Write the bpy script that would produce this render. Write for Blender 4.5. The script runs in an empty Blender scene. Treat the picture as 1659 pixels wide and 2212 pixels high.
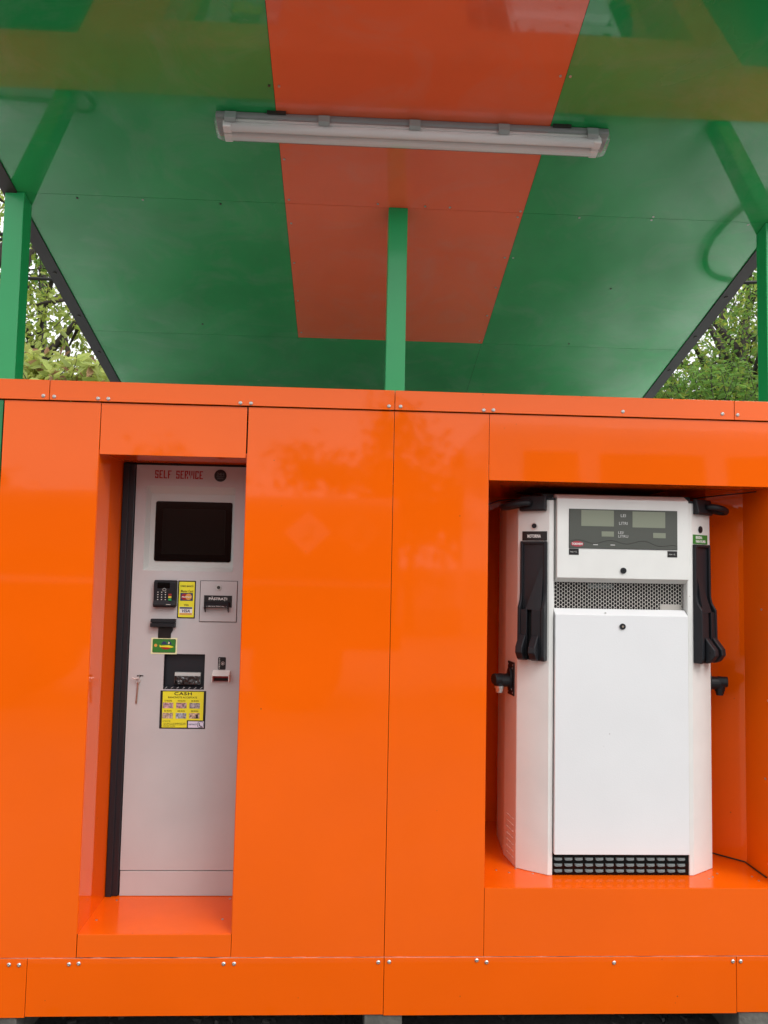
import bpy, bmesh, math, random
import numpy as np
from mathutils import Vector, Matrix
rad = math.radians
sc = bpy.context.scene
COL = sc.collection

# ------------------------------------------------------------------ camera
yaw, pitch, roll = rad(2.608), rad(3.931), rad(1.148)
fwd = Vector((math.sin(yaw)*math.cos(pitch), math.cos(yaw)*math.cos(pitch), math.sin(pitch)))
rgt = Vector((math.cos(yaw), -math.sin(yaw), 0)); up_ = rgt.cross(fwd)
r2 = rgt*math.cos(roll) + up_*math.sin(roll); u2 = -rgt*math.sin(roll) + up_*math.cos(roll)
camd = bpy.data.cameras.new('camera'); cam = bpy.data.objects.new('camera', camd); COL.objects.link(cam)
cam.matrix_world = Matrix(((r2.x, u2.x, -fwd.x, 0), (r2.y, u2.y, -fwd.y, -2.56), (r2.z, u2.z, -fwd.z, 1.55), (0, 0, 0, 1)))
camd.sensor_fit = 'HORIZONTAL'; camd.sensor_width = 36; camd.lens = 36*1661/1659; camd.clip_end = 3000; camd.clip_start = .02
sc.camera = cam
# ------------------------------------------------------------------ light
SUN_EL, SUN_ROT = 46, 145          # degrees; rotation clockwise from +Y as seen from above
w = bpy.data.worlds.new('World'); sc.world = w; w.use_nodes = True
nt = w.node_tree; nt.nodes.clear()
sky = nt.nodes.new('ShaderNodeTexSky'); sky.sky_type = 'NISHITA'; sky.sun_disc = False
sky.sun_elevation = rad(SUN_EL); sky.sun_rotation = rad(SUN_ROT); sky.air_density = 1.0; sky.dust_density = 5.0; sky.ozone_density = 1.0
hs = nt.nodes.new('ShaderNodeHueSaturation'); hs.inputs['Saturation'].default_value = .12; hs.inputs['Value'].default_value = 1.0
bg = nt.nodes.new('ShaderNodeBackground'); bg.inputs[1].default_value = .15
wo = nt.nodes.new('ShaderNodeOutputWorld')
cl = nt.nodes.new('ShaderNodeMix'); cl.data_type = 'RGBA'; cl.inputs[0].default_value = .6; cl.inputs[7].default_value = (8.2, 8.3, 8.5, 1)   # even cloud cover over the clear sky
nt.links.new(sky.outputs[0], hs.inputs['Color']); nt.links.new(hs.outputs[0], cl.inputs[6]); nt.links.new(cl.outputs[2], bg.inputs[0]); nt.links.new(bg.outputs[0], wo.inputs[0])
sd = bpy.data.lights.new('sun', 'SUN'); sd.energy = .5; sd.angle = rad(22); sd.color = (1, .97, .93)
so = bpy.data.objects.new('sun', sd); COL.objects.link(so)
sv = Vector((math.sin(rad(SUN_ROT))*math.cos(rad(SUN_EL)), math.cos(rad(SUN_ROT))*math.cos(rad(SUN_EL)), math.sin(rad(SUN_EL))))
so.rotation_euler = sv.to_track_quat('Z', 'Y').to_euler()
vs = sc.view_settings; sc.display_settings.display_device = 'sRGB'
vs.view_transform = 'Standard'; vs.look = 'None'; vs.gamma = 1; vs.use_curve_mapping = False; vs.exposure = 0.55
sc.render.engine = 'CYCLES'
sc.cycles.max_bounces = 10

# ------------------------------------------------------------------ materials
def mat(name, col, rough=.5, metal=0, spec=.5, wav=0, wsc=1.5, mott=0, msc=3, specks=0, bump=0, bsc=200, coat=0, trans=0, ior=1.45, var=0, alpha=1, coatr=.03, rvar=0, smudge=0):
    m = bpy.data.materials.new(name); m.use_nodes = True
    n = m.node_tree; b = n.nodes['Principled BSDF']; L = n.links.new
    b.inputs['Base Color'].default_value = (*col, 1); b.inputs['Roughness'].default_value = rough
    b.inputs['Metallic'].default_value = metal; b.inputs['IOR'].default_value = ior
    b.inputs['Specular IOR Level'].default_value = spec
    b.inputs['Coat Weight'].default_value = coat; b.inputs['Coat Roughness'].default_value = coatr
    b.inputs['Transmission Weight'].default_value = trans; b.inputs['Alpha'].default_value = alpha
    tc = n.nodes.new('ShaderNodeTexCoord'); co = tc.outputs['Object']
    cur = None
    def mix(fac, a, c2, typ='MIX'):
        x = n.nodes.new('ShaderNodeMix'); x.data_type = 'RGBA'; x.blend_type = typ
        L(fac, x.inputs[0])
        for s, v in ((6, a), (7, c2)):
            if hasattr(v, 'links'): L(v, x.inputs[s])
            else: x.inputs[s].default_value = (*v, 1)
        return x.outputs[2]
    def ramp(src, a, c2):
        r = n.nodes.new('ShaderNodeMapRange'); r.inputs[1].default_value = a; r.inputs[2].default_value = c2
        L(src, r.inputs[0]); return r.outputs[0]
    cur = col
    if mott:
        t = n.nodes.new('ShaderNodeTexNoise'); t.inputs['Scale'].default_value = msc; t.inputs['Detail'].default_value = 6; L(co, t.inputs['Vector'])
        f = ramp(t.outputs[0], .35, .7)
        cur = mix(f, tuple(max(0, c*(1-mott)) for c in col), tuple(min(1, c*(1+mott)) for c in col))
    if smudge:
        mp = n.nodes.new('ShaderNodeMapping'); mp.inputs['Scale'].default_value = (1.7, 2.2, 1); mp.inputs['Rotation'].default_value = (0, 0, .3); L(co, mp.inputs['Vector'])
        t = n.nodes.new('ShaderNodeTexNoise'); t.inputs['Scale'].default_value = 1.7; t.inputs['Detail'].default_value = 9; t.inputs['Roughness'].default_value = .62; t.inputs['Distortion'].default_value = 1.2; L(mp.outputs[0], t.inputs['Vector'])
        f = ramp(t.outputs[0], .48, .75); mu = n.nodes.new('ShaderNodeMath'); mu.operation = 'MULTIPLY'; L(f, mu.inputs[0]); mu.inputs[1].default_value = smudge
        cur = mix(mu.outputs[0], cur, (.42, .46, .42))
    if specks:
        v = n.nodes.new('ShaderNodeTexVoronoi'); v.inputs['Scale'].default_value = 26; L(co, v.inputs['Vector'])
        t2 = n.nodes.new('ShaderNodeTexNoise'); t2.inputs['Scale'].default_value = 9; L(co, t2.inputs['Vector'])
        f1 = ramp(v.outputs['Distance'], .075, .035); f2 = ramp(t2.outputs[0], .60, .66)
        mu = n.nodes.new('ShaderNodeMath'); mu.operation = 'MULTIPLY'; L(f1, mu.inputs[0]); L(f2, mu.inputs[1])
        mu2 = n.nodes.new('ShaderNodeMath'); mu2.operation = 'MULTIPLY'; L(mu.outputs[0], mu2.inputs[0]); mu2.inputs[1].default_value = specks
        cur = mix(mu2.outputs[0], cur, (.12, .05, .03))
    if var:
        g = n.nodes.new('ShaderNodeNewGeometry'); h = n.nodes.new('ShaderNodeHueSaturation')
        r1 = n.nodes.new('ShaderNodeMapRange'); L(g.outputs['Random Per Island'], r1.inputs[0]); r1.inputs[3].default_value = 1-var; r1.inputs[4].default_value = 1+var
        wn = n.nodes.new('ShaderNodeTexWhiteNoise'); wn.noise_dimensions = '1D'; L(g.outputs['Random Per Island'], wn.inputs['W'])
        r2_ = n.nodes.new('ShaderNodeMapRange'); L(wn.outputs[0], r2_.inputs[0]); r2_.inputs[3].default_value = .5-.045*var; r2_.inputs[4].default_value = .5+.03*var
        L(r1.outputs[0], h.inputs['Value']); L(r2_.outputs[0], h.inputs['Hue']); h.inputs['Color'].default_value = (*col, 1)
        cur = h.outputs[0]
    if hasattr(cur, 'links'): L(cur, b.inputs['Base Color'])
    if rvar:
        t = n.nodes.new('ShaderNodeTexNoise'); t.inputs['Scale'].default_value = 2.2; t.inputs['Detail'].default_value = 7; t.inputs['Distortion'].default_value = .8; L(co, t.inputs['Vector'])
        q = n.nodes.new('ShaderNodeMapRange'); q.inputs[1].default_value = .42; q.inputs[2].default_value = .72; q.inputs[3].default_value = rough; q.inputs[4].default_value = rough+rvar; L(t.outputs[0], q.inputs[0])
        L(q.outputs[0], b.inputs['Roughness'])
    bn = None
    if wav:
        t = n.nodes.new('ShaderNodeTexNoise'); t.inputs['Scale'].default_value = wsc; t.inputs['Detail'].default_value = 1.5; L(co, t.inputs['Vector'])
        bm_ = n.nodes.new('ShaderNodeBump'); bm_.inputs['Strength'].default_value = 1; bm_.inputs['Distance'].default_value = wav; L(t.outputs[0], bm_.inputs['Height']); bn = bm_.outputs[0]
    if bump:
        t = n.nodes.new('ShaderNodeTexNoise'); t.inputs['Scale'].default_value = bsc; t.inputs['Detail'].default_value = 3; L(co, t.inputs['Vector'])
        bm_ = n.nodes.new('ShaderNodeBump'); bm_.inputs['Strength'].default_value = 1; bm_.inputs['Distance'].default_value = bump; L(t.outputs[0], bm_.inputs['Height'])
        if bn is not None: L(bn, bm_.inputs['Normal'])
        bn = bm_.outputs[0]
    if bn is not None: L(bn, b.inputs['Normal']); L(bn, b.inputs['Coat Normal'])
    return m
def leafmat(name, col, tr, var=.35):
    m = mat(name, col, rough=.45, spec=.35, var=var)
    n = m.node_tree; b = n.nodes['Principled BSDF']; o = n.nodes['Material Output']
    t = n.nodes.new('ShaderNodeBsdfTranslucent'); mx = n.nodes.new('ShaderNodeMixShader'); mx.inputs[0].default_value = .45
    h = n.nodes.new('ShaderNodeHueSaturation'); h.inputs['Value'].default_value = tr; h.inputs['Hue'].default_value = .485
    src = b.inputs['Base Color'].links[0].from_socket
    n.links.new(src, h.inputs['Color']); n.links.new(h.outputs[0], t.inputs[0])
    n.links.new(b.outputs[0], mx.inputs[1]); n.links.new(t.outputs[0], mx.inputs[2]); n.links.new(mx.outputs[0], o.inputs[0])
    return m
ORANGE = (.86, .118, .002)
GREEN = (.008, .17, .048)
M = dict(
 orange=mat('orange_panel', ORANGE, rough=.045, spec=.40, wav=.0016, wsc=1.5, mott=.03, msc=2, specks=.8),
 orange_floor=mat('orange_ledge', ORANGE, rough=.16, spec=.5, wav=.002, wsc=3, mott=.05, msc=5, specks=1),
 lifted_orange=mat('orange_ceiling', (.95, .165, .065), smudge=.12, rough=.06, rvar=.12, coat=.8, spec=.5, wav=.002, wsc=1.2, mott=.03),  # cladding orange; base paled for a dusty haze and lifted against dim light
 green_panel=mat('green_ceiling', (.02, .38, .10), smudge=.18, rough=.05, rvar=.3, coat=1, spec=.5, wav=.002, wsc=1.2, mott=.12, msc=2.5, specks=.5),
 green_wall=mat('green_wall', GREEN, rough=.12, wav=.003, mott=.03),
 green_post=mat('green_post', (.012, .42, .12), rough=.28, coat=.25, coatr=.08, bump=.0002, bsc=60, mott=.05, specks=.4),
 black_trim=mat('black_trim', (.028, .024, .026), rough=.5, mott=.2),
 dark=mat('dark_gap', (.01, .01, .01), rough=.9),
 roof=mat('zinc_roof', (.62, .64, .62), rough=.6, mott=.35, msc=1.8, bump=.003, bsc=8),
 steel=mat('zinc_screw', (.62, .6, .57), rough=.35, metal=.9),
 darksteel=mat('dark_screw', (.05, .045, .04), rough=.5, metal=.3),
 white=mat('white_paint', (.74, .74, .71), rough=.38, specks=.35, mott=.03, msc=8, bump=.0003, bsc=300, spec=.4),
 white_door=mat('white_door', (.74, .745, .75), rough=.42, mott=.03, msc=2.5, specks=.45, bump=.0003, bsc=300, spec=.35),
 terminal=mat('terminal_paint', (.50, .495, .495), rough=.4, specks=.2, mott=.04, msc=5, bump=.0003, bsc=350, spec=.4),
 bezel=mat('bezel_paint', (.52, .56, .54), rough=.4, bump=.0003, bsc=350, spec=.4),
 plastic=mat('black_plastic', (.011, .012, .015), rough=.45, spec=.4, bump=.0004, bsc=400, mott=.1),
 rubber=mat('black_seal', (.014, .014, .018), rough=.45),
 glass=mat('screen_glass', (.004, .004, .004), rough=.04, spec=.22),
 screen_off=mat('screen_off', (.007, .0075, .007), rough=.08, spec=.25),
 display=mat('display_window', (.085, .09, .078), rough=.07, spec=.5),
 lcd=mat('lcd', (.22, .24, .18), rough=.1, spec=.5),
 print_white=mat('print_white', (.75, .75, .72), rough=.5),
 print_grey=mat('print_grey', (.5, .5, .48), rough=.4),
 red_print=mat('red_print', (.36, .012, .012), rough=.5),
 black_print=mat('black_print', (.012, .01, .01), rough=.4),
 yellow=mat('yellow_print', (.78, .74, .03), rough=.45),
 cream=mat('cream_print', (.80, .80, .45), rough=.45),
 green_print=mat('green_print', (.035, .20, .03), rough=.4),
 blue_print=mat('blue_print', (.03, .04, .12), rough=.4),
 lilac=mat('lilac_print', (.72, .68, .80), rough=.45),
 gold=mat('gold_print', (.65, .33, .06), rough=.45),
 key_red=mat('key_red', (.3, .02, .02), rough=.5), key_yellow=mat('key_yellow', (.65, .5, .06), rough=.5), key_green=mat('key_green', (.02, .35, .1), rough=.5),
 tok=mat('badge_red', (.38, .03, .05), rough=.3),
 mesh=mat('mesh_paint', (.55, .52, .48), rough=.5),
 louvre=mat('louvre_grey', (.10, .12, .12), rough=.4),
 lampbody=mat('lamp_grey', (.27, .28, .28), rough=.5, bump=.0003, bsc=200),
 clip=mat('clip_grey', (.33, .37, .36), rough=.45),
 tube=mat('lamp_tube', (.93, .92, .91), rough=.35),
 reflector=mat('lamp_tray', (.88, .87, .86), rough=.45),
 concrete=mat('concrete', (.13, .125, .11), rough=.9, mott=.3, msc=12, bump=.004, bsc=60),
 asphalt=mat('asphalt', (.06, .058, .055), rough=.9, mott=.3, msc=2, bump=.006, bsc=90),
 bounce_pale=mat('pale_bounce', (.22, .215, .205), rough=.85, mott=.15, msc=1.5, bump=.003, bsc=60),  # pale grey for the added slab that bounces light
 sealant=mat('old_sealant', (.42, .20, .14), rough=.8, mott=.6, msc=14),
 grit=mat('dark_grit', (.07, .065, .06), rough=.9),
 dull_orange=mat('dull_placard', (.45, .25, .14), rough=.5),  # dull orange brown of the second placard
 bark=mat('bark', (.05, .04, .032), rough=.9, mott=.4, msc=9, bump=.01, bsc=25),
 leaf=leafmat('leaf_yellow_green', (.21, .28, .05), 2.0),
 leaf2=leafmat('leaf_fresh_green', (.12, .24, .045), 1.8),
 leaf3=leafmat('leaf_pale', (.36, .43, .13), 1.8, .3),
 leafr=leafmat('leaf_reddish', (.36, .22, .13), 1.2, .3),
 leafd=leafmat('leaf_dark', (.035, .08, .02), 1.2),
 cable=mat('cable_black', (.012, .012, .012), rough=.5),
 brass=mat('key_metal', (.55, .42, .33), rough=.3, metal=.9),
 facadew=mat('pale_render', (.62, .60, .56), rough=.8, mott=.06),
 window=mat('dark_window', (.02, .025, .03), rough=.08),
 vanw=mat('van_white', (.75, .76, .77), rough=.12, coat=.5),
 tankr=mat('tank_orange', (.30, .045, .01), rough=.25),
 tyre=mat('tyre', (.018, .018, .018), rough=.8),
 banner=mat('banknote_pink', (.45, .28, .30), rough=.6, mott=.6, msc=160),
 note2=mat('banknote_grey', (.33, .30, .30), rough=.6, mott=.6, msc=160),
 note3=mat('banknote_blue', (.32, .36, .42), rough=.6, mott=.6, msc=160),
 note4=mat('banknote_tan', (.50, .38, .28), rough=.6, mott=.6, msc=160),
 film=mat('plastic_film', (.03, .03, .03), rough=.12, wav=.02, wsc=55, spec=.8),
)
# thin clear cover of the lamp
mc = bpy.data.materials.new('clear_cover'); mc.use_nodes = True; n_ = mc.node_tree; n_.nodes.clear()
o_ = n_.nodes.new('ShaderNodeOutputMaterial'); tr_ = n_.nodes.new('ShaderNodeBsdfTransparent'); gl_ = n_.nodes.new('ShaderNodeBsdfGlossy'); gl_.inputs['Roughness'].default_value = .12
tr_.inputs[0].default_value = (.98, .98, .98, 1); lw_ = n_.nodes.new('ShaderNodeLayerWeight'); lw_.inputs[0].default_value = .35; fr_ = n_.nodes.new('ShaderNodeMath'); fr_.operation = 'MULTIPLY'; fr_.inputs[1].default_value = .55; n_.links.new(lw_.outputs['Facing'], fr_.inputs[0]); mx_ = n_.nodes.new('ShaderNodeMixShader')
wv_ = n_.nodes.new('ShaderNodeTexWave'); wv_.bands_direction = 'Y'; wv_.inputs['Scale'].default_value = 45; tcw = n_.nodes.new('ShaderNodeTexCoord'); n_.links.new(tcw.outputs['Object'], wv_.inputs['Vector'])
bw_ = n_.nodes.new('ShaderNodeBump'); bw_.inputs['Distance'].default_value = .0005; n_.links.new(wv_.outputs['Fac'], bw_.inputs['Height']); n_.links.new(bw_.outputs[0], gl_.inputs['Normal'])
n_.links.new(fr_.outputs[0], mx_.inputs[0]); df_ = n_.nodes.new('ShaderNodeBsdfTranslucent'); df_.inputs[0].default_value = (.95, .95, .95, 1); d2_ = n_.nodes.new('ShaderNodeBsdfDiffuse'); d2_.inputs[0].default_value = (.95, .95, .95, 1); m2_ = n_.nodes.new('ShaderNodeMixShader'); m3_ = n_.nodes.new('ShaderNodeMixShader'); m3_.inputs[0].default_value = .10; n_.links.new(df_.outputs[0], m2_.inputs[1]); n_.links.new(d2_.outputs[0], m2_.inputs[2]); m2_.inputs[0].default_value = .7; n_.links.new(tr_.outputs[0], m3_.inputs[1]); n_.links.new(m2_.outputs[0], m3_.inputs[2]); n_.links.new(m3_.outputs[0], mx_.inputs[1]); n_.links.new(gl_.outputs[0], mx_.inputs[2]); n_.links.new(mx_.outputs[0], o_.inputs[0])
M['cover'] = mc

# ------------------------------------------------------------------ helpers
def wloc(o):
    v = Vector((0, 0, 0))
    while o: v += Vector(o.location); o = o.parent
    return v
class MB:
    def __init__(s, mtx=None): s.v = []; s.f = []; s.M = mtx
    def _a(s, vs_):
        b = len(s.v)
        for q in vs_:
            q = Vector(q)
            s.v.append(s.M @ q if s.M is not None else q)
        return b
    def box(s, x0, x1, y0, y1, z0, z1):
        b = s._a([(x, y, z) for z in (z0, z1) for y in (y0, y1) for x in (x0, x1)])
        s.f += [tuple(b+i for i in q) for q in ((0, 2, 3, 1), (4, 5, 7, 6), (0, 1, 5, 4), (2, 6, 7, 3), (0, 4, 6, 2), (1, 3, 7, 5))]; return s
    def quad(s, *p): b = s._a(p); s.f.append(tuple(range(b, b+len(p)))); return s
    def prism(s, poly, a0, a1, axis='z'):
        n = len(poly)
        def P(q, a): return {'z': (q[0], q[1], a), 'x': (a, q[0], q[1]), 'y': (q[0], a, q[1])}[axis]
        b = s._a([P(q, a0) for q in poly]+[P(q, a1) for q in poly])
        s.f.append(tuple(b+i for i in range(n))); s.f.append(tuple(b+n+i for i in reversed(range(n))))
        for i in range(n): j = (i+1) % n; s.f.append((b+i, b+n+i, b+n+j, b+j))
        return s
    def loft(s, rings, close=True):
        n = len(rings[0]); bs = [s._a(r) for r in rings]
        for a, b in zip(bs, bs[1:]):
            for i in range(n): j = (i+1) % n; s.f.append((a+i, a+j, b+j, b+i))
        if close: s.f.append(tuple(bs[0]+i for i in reversed(range(n)))); s.f.append(tuple(bs[-1]+i for i in range(n)))
        return s
    def tube(s, pts, r, n=8, r1=None, sy=1):
        pts = [Vector(p) for p in pts]; rings = []; u = None
        for i, p in enumerate(pts):
            t = (pts[min(i+1, len(pts)-1)]-pts[max(i-1, 0)]).normalized()
            if u is None: u = t.orthogonal().normalized() if abs(t.z) > .9 else Vector((0, 0, 1)).cross(t).normalized()
            u = (u - t*u.dot(t)).normalized(); v = t.cross(u)
            rr = r if r1 is None else r+(r1-r)*i/(len(pts)-1)
            rings.append([p+u*rr*math.cos(a)+v*rr*sy*math.sin(a) for a in (2*math.pi*k/n for k in range(n))])
        return s.loft(rings)
    def cyl(s, c, r, h, axis='y', n=20, r1=None):
        c = Vector(c); d = {'x': Vector((1, 0, 0)), 'y': Vector((0, 1, 0)), 'z': Vector((0, 0, 1))}[axis]
        return s.tube([c, c+d*h], r, n, r1)
    def build(s, name, m, parent=None, bevel=0, smooth=False, label=None, seg=2, recalc=True):
        off = wloc(parent) if parent else Vector((0, 0, 0))
        me = bpy.data.meshes.new(name); me.from_pydata([tuple(q-off) for q in s.v], [], s.f); me.update()
        if recalc:
            bm = bmesh.new(); bm.from_mesh(me); bmesh.ops.recalc_face_normals(bm, faces=bm.faces); bm.to_mesh(me); bm.free()
        me.materials.append(M[m] if isinstance(m, str) else m)
        o = bpy.data.objects.new(name, me); COL.objects.link(o); o.parent = parent
        if smooth:
            for p in me.polygons: p.use_smooth = True
        if bevel:
            b = o.modifiers.new('bevel', 'BEVEL'); b.width = bevel; b.segments = seg; b.limit_method = 'ANGLE'; b.angle_limit = rad(35)
        if label: o['label'] = label
        return o
def tag(o, label=None, cat=None, group=None, kind=None):
    if label: o['label'] = label
    if cat: o['category'] = cat
    if group: o['group'] = group
    if kind: o['kind'] = kind
    return o
def thing(name, loc, label, cat, group=None):
    o = bpy.data.objects.new(name, None); COL.objects.link(o); o.location = loc; o.empty_display_size = .1
    return tag(o, label, cat, group)
def bx(name, m, par, x0, x1, y0, y1, z0, z1, bevel=0, label=None, mtx=None):
    return MB(mtx).box(x0, x1, y0, y1, z0, z1).build(name, m, par, bevel=bevel, label=label)
def rrect(x0, x1, z0, z1, r, k=5):
    out = []
    for cx, cz, a0 in ((x1-r, z1-r, 0), (x0+r, z1-r, 90), (x0+r, z0+r, 180), (x1-r, z0+r, 270)):
        for i in range(k+1): a = rad(a0+90*i/k); out.append((cx+r*math.cos(a), cz+r*math.sin(a)))
    return out
def text(body, x0, x1, z0, z1, y, m, par, name='lettering', mtx=None, bold=.02, shear=0, space=1, align='CENTER'):
    """lettering as flat mesh filling the given box, facing -Y (or the local frame mtx)"""
    cu = bpy.data.curves.new('t', 'FONT'); cu.body = body; cu.offset = bold; cu.shear = shear; cu.space_character = space; cu.space_line = .95; cu.align_x = align
    cu.resolution_u = 3
    t = bpy.data.objects.new('t', cu); COL.objects.link(t); bpy.context.view_layer.update()
    me = bpy.data.meshes.new_from_object(t.evaluated_get(bpy.context.evaluated_depsgraph_get()))
    bpy.data.objects.remove(t); bpy.data.curves.remove(cu)
    vs_ = [v.co.copy() for v in me.vertices]
    xs = [v.x for v in vs_]; ys = [v.y for v in vs_]; a, b, c, d = min(xs), max(xs), min(ys), max(ys)
    k = MB(mtx); k._a([(x0+(v.x-a)/(b-a)*(x1-x0), y, z0+(v.y-c)/(d-c)*(z1-z0)) for v in vs_])
    k.f = [tuple(p.vertices) for p in me.polygons]; bpy.data.meshes.remove(me)
    return k.build(name, m, par, recalc=False)
GL = {'S': ['11111', '10001', '10000', '11111', '00001', '10001', '11111'], 'E': ['11111', '10000', '10000', '11110', '10000', '10000', '11111'], 'L': ['10000', '10000', '10000', '10000', '10000', '10000', '11111'],
 'F': ['11111', '10000', '10000', '11110', '10000', '10000', '10000'], 'R': ['11111', '10001', '10001', '11110', '10010', '10001', '10001'], 'V': ['10001', '10001', '10001', '10001', '01010', '01010', '00100'], 'I': ['1']*7, 'C': ['11111', '10001', '10000', '10000', '10000', '10001', '11111']}
def block_text(body, x0, x1, z0, z1, y, m, par):
    wd = [(0.9 if c == ' ' else len(GL[c][0])/5*.82+.18 if c != 'I' else .34)+.22 for c in body]; tot = sum(wd)-.22; k = MB(); x = x0; u = (x1-x0)/tot; hz = (z1-z0)/7
    for c, w_ in zip(body, wd):
        if c != ' ':
            g = GL[c]; n = len(g[0]); cw = (w_-.22)*u/n
            # thick strokes: columns at both ends are wider than the counter
            cols = [0, .36, .46, .54, .64, 1.0] if n == 5 else [0, 1.0]; W_ = (w_-.22)*u
            for i, row in enumerate(g):
                j = 0
                while j < n:
                    if row[j] == '1':
                        e = j
                        while e+1 < n and row[e+1] == '1': e += 1
                        zt = z1-hz*i+(.0002 if i else 0); zb = z1-hz*(i+1)
                        k.quad((x+cols[j]*W_, y, zb), (x+cols[e+1]*W_, y, zb), (x+cols[e+1]*W_, y, zt-.0002*(i > 0)), (x+cols[j]*W_, y, zt-.0002*(i > 0))); j = e
                    j += 1
        x += w_*u
    return k.build('lettering', m, par, recalc=False)
def copy_tree(o, parent=None, dx=Vector((0, 0, 0))):
    c = o.copy(); COL.objects.link(c); c.parent = parent
    if parent is None: c.location = o.location + dx
    for ch in list(o.children): copy_tree(ch, c)
    return c
rnd = random.Random(7)

# ------------------------------------------------------------------ ground
g = MB(); g.quad((-300, -300, 0), (300, -300, 0), (300, 300, 0), (-300, 300, 0)); tag(g.build('ground', 'asphalt', recalc=False), kind='structure')

k = MB(); k.box(-60, 60, -14, -.55, -.05, .004); tag(k.build('bounce_slab', 'bounce_pale'), kind='structure')  # unseen pale slab over the asphalt, added to bounce light up to the canopy

# ------------------------------------------------------------------ the orange cabin
cabin = thing('fuel_cabin', (.15, 0, .116), 'long orange clad cabin holding the payment terminal and the fuel pump', 'cabin')
def screw(par, x, z, y, r=.0065, m='steel'):
    k = MB(); n = 14
    rings = []
    for rr, yy in ((r, 0), (r*.95, -.0018), (r*.6, -.0036), (r*.42, -.0038), (r*.40, -.0018)):
        rings.append([(x+rr*math.cos(2*math.pi*i/n), y+yy, z+rr*math.sin(2*math.pi*i/n)) for i in range(n)])
    k.loft(rings); return k.build('screw', m, par, smooth=False)
TH = .004
def panel(name, x0, x1, z0, z1, y=0, m='orange', label=None, tilt=0):
    k = MB(); k.box(x0, x1, y, y+TH, z0, z1); return k.build(name, m, cabin, bevel=.0008, label=label)
Z0, Z1 = .2932, 2.0675
panel('facade_panel', -1.142, -.8295, Z0, Z1)
panel('facade_panel', -.8275, -.348, 1.896, Z1, y=.0015)
panel('facade_panel', -.8275, -.3445, Z0, .363, y=.0015)
panel('facade_panel', -.3430, .1446, Z0, Z1)
panel('facade_panel', .1464, .4674, Z0, Z1)
panel('facade_panel', .4688, 1.4577, 1.842, Z1)
panel('facade_panel', .4688, 1.4577, Z0, .508)
panel('facade_panel', 1.460, 1.606, Z0, Z1)
for x0, x1 in ((-2.9, -2.02), (-2.017, -1.146), (1.609, 2.5), (2.503, 3.4)): panel('facade_panel', x0, x1, Z0, Z1, m='green_wall', label='green facade panel beyond the orange ones')
# cap strips (folded over the top) with screws, skirt strips
capx = [-2.9, -2.15, -.996, .1457, 1.314, 2.45, 3.4]
capscr = [(-1.015, 2.0835), (-.98, 2.082), (-.837, 2.080), (-.804, 2.080), (-.37, 2.079), (-.335, 2.079), (.126, 2.083), (.165, 2.083), (.447, 2.079), (.48, 2.080), (.925, 2.088), (1.272, 2.09), (1.325, 2.088)]
for a, b in zip(capx, capx[1:]):
    a += .001; b -= .001
    k = MB(); k.prism([(-.007, 2.0705), (-.007, 2.137), (.19, 2.137), (.19, 2.10), (.186, 2.10), (.186, 2.133), (-.004, 2.133), (-.004, 2.0705)], a, b, 'x')
    o = k.build('cap_strip', 'orange', cabin, bevel=.001)
    for x, z in capscr:
        if a < x < b: screw(o, x, z, -.007)
skx = [-2.9, -2.1, -.978, .1457, 1.302, 2.45, 3.4]
skscr = [(-1.033, .2745), (-1.002, .2735), (-.848, .275), (-.818, .277), (-.365, .275), (-.332, .275), (.127, .278), (.162, .279), (.445, .283), (.477, .277), (.895, .274), (1.29, .277), (1.316, .277)]
for i, (a, b) in enumerate(zip(skx, skx[1:])):
    a += .0008; b -= .0008
    dz = .003 if i % 2 else 0
    o = MB().box(a, b, -.003, .001-.0005, .1165-dz, .2915).build('skirt_strip', 'orange', cabin, bevel=.001)
    for x, z in skscr:
        if a < x < b: screw(o, x, z, -.003)
# grime and old sealant along the joint above the skirt
k = MB(); rg = []; x = -1.6
while x < 1.9:
    h_ = rnd.choice((.0003, .0006, .0012, .002)); y_ = -.0004-h_*.8
    rg.append([(x, y_, .2914), (x, .0005, .2914), (x, .0005, .2924+h_*.6), (x, y_, .2916+h_)]); x += rnd.uniform(.004, .045)
k.loft(rg)
k.build('joint_sealant', 'sealant', cabin)
# lining of the terminal recess
k = MB(); k.box(-.832, -.8285, .0045, .30, .363, 1.912); k.build('recess_wall', 'orange', cabin)
k = MB(); k.box(-.3455, -.342, .0045, .30, .363, 1.912); k.build('recess_wall', 'orange', cabin)
k = MB(); k.box(-.8283, -.3457, .006, .30, .359, .3632); fl = k.build('recess_floor', 'orange_floor', cabin)
k = MB(); k.box(-.8283, -.3457, .006, .30, 1.9072, 1.911); k.build('recess_ceiling', 'orange', cabin)
def fscrew(par, x, y, z, r=.004):
    MB().cyl((x, y, z), r, .0015, 'z', 10).build('screw', 'steel', par)
for x, y in ((-.778, .25), (-.80, .10), (-.388, .262), (-.389, .105)): fscrew(fl, x, y, .3632)
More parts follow.
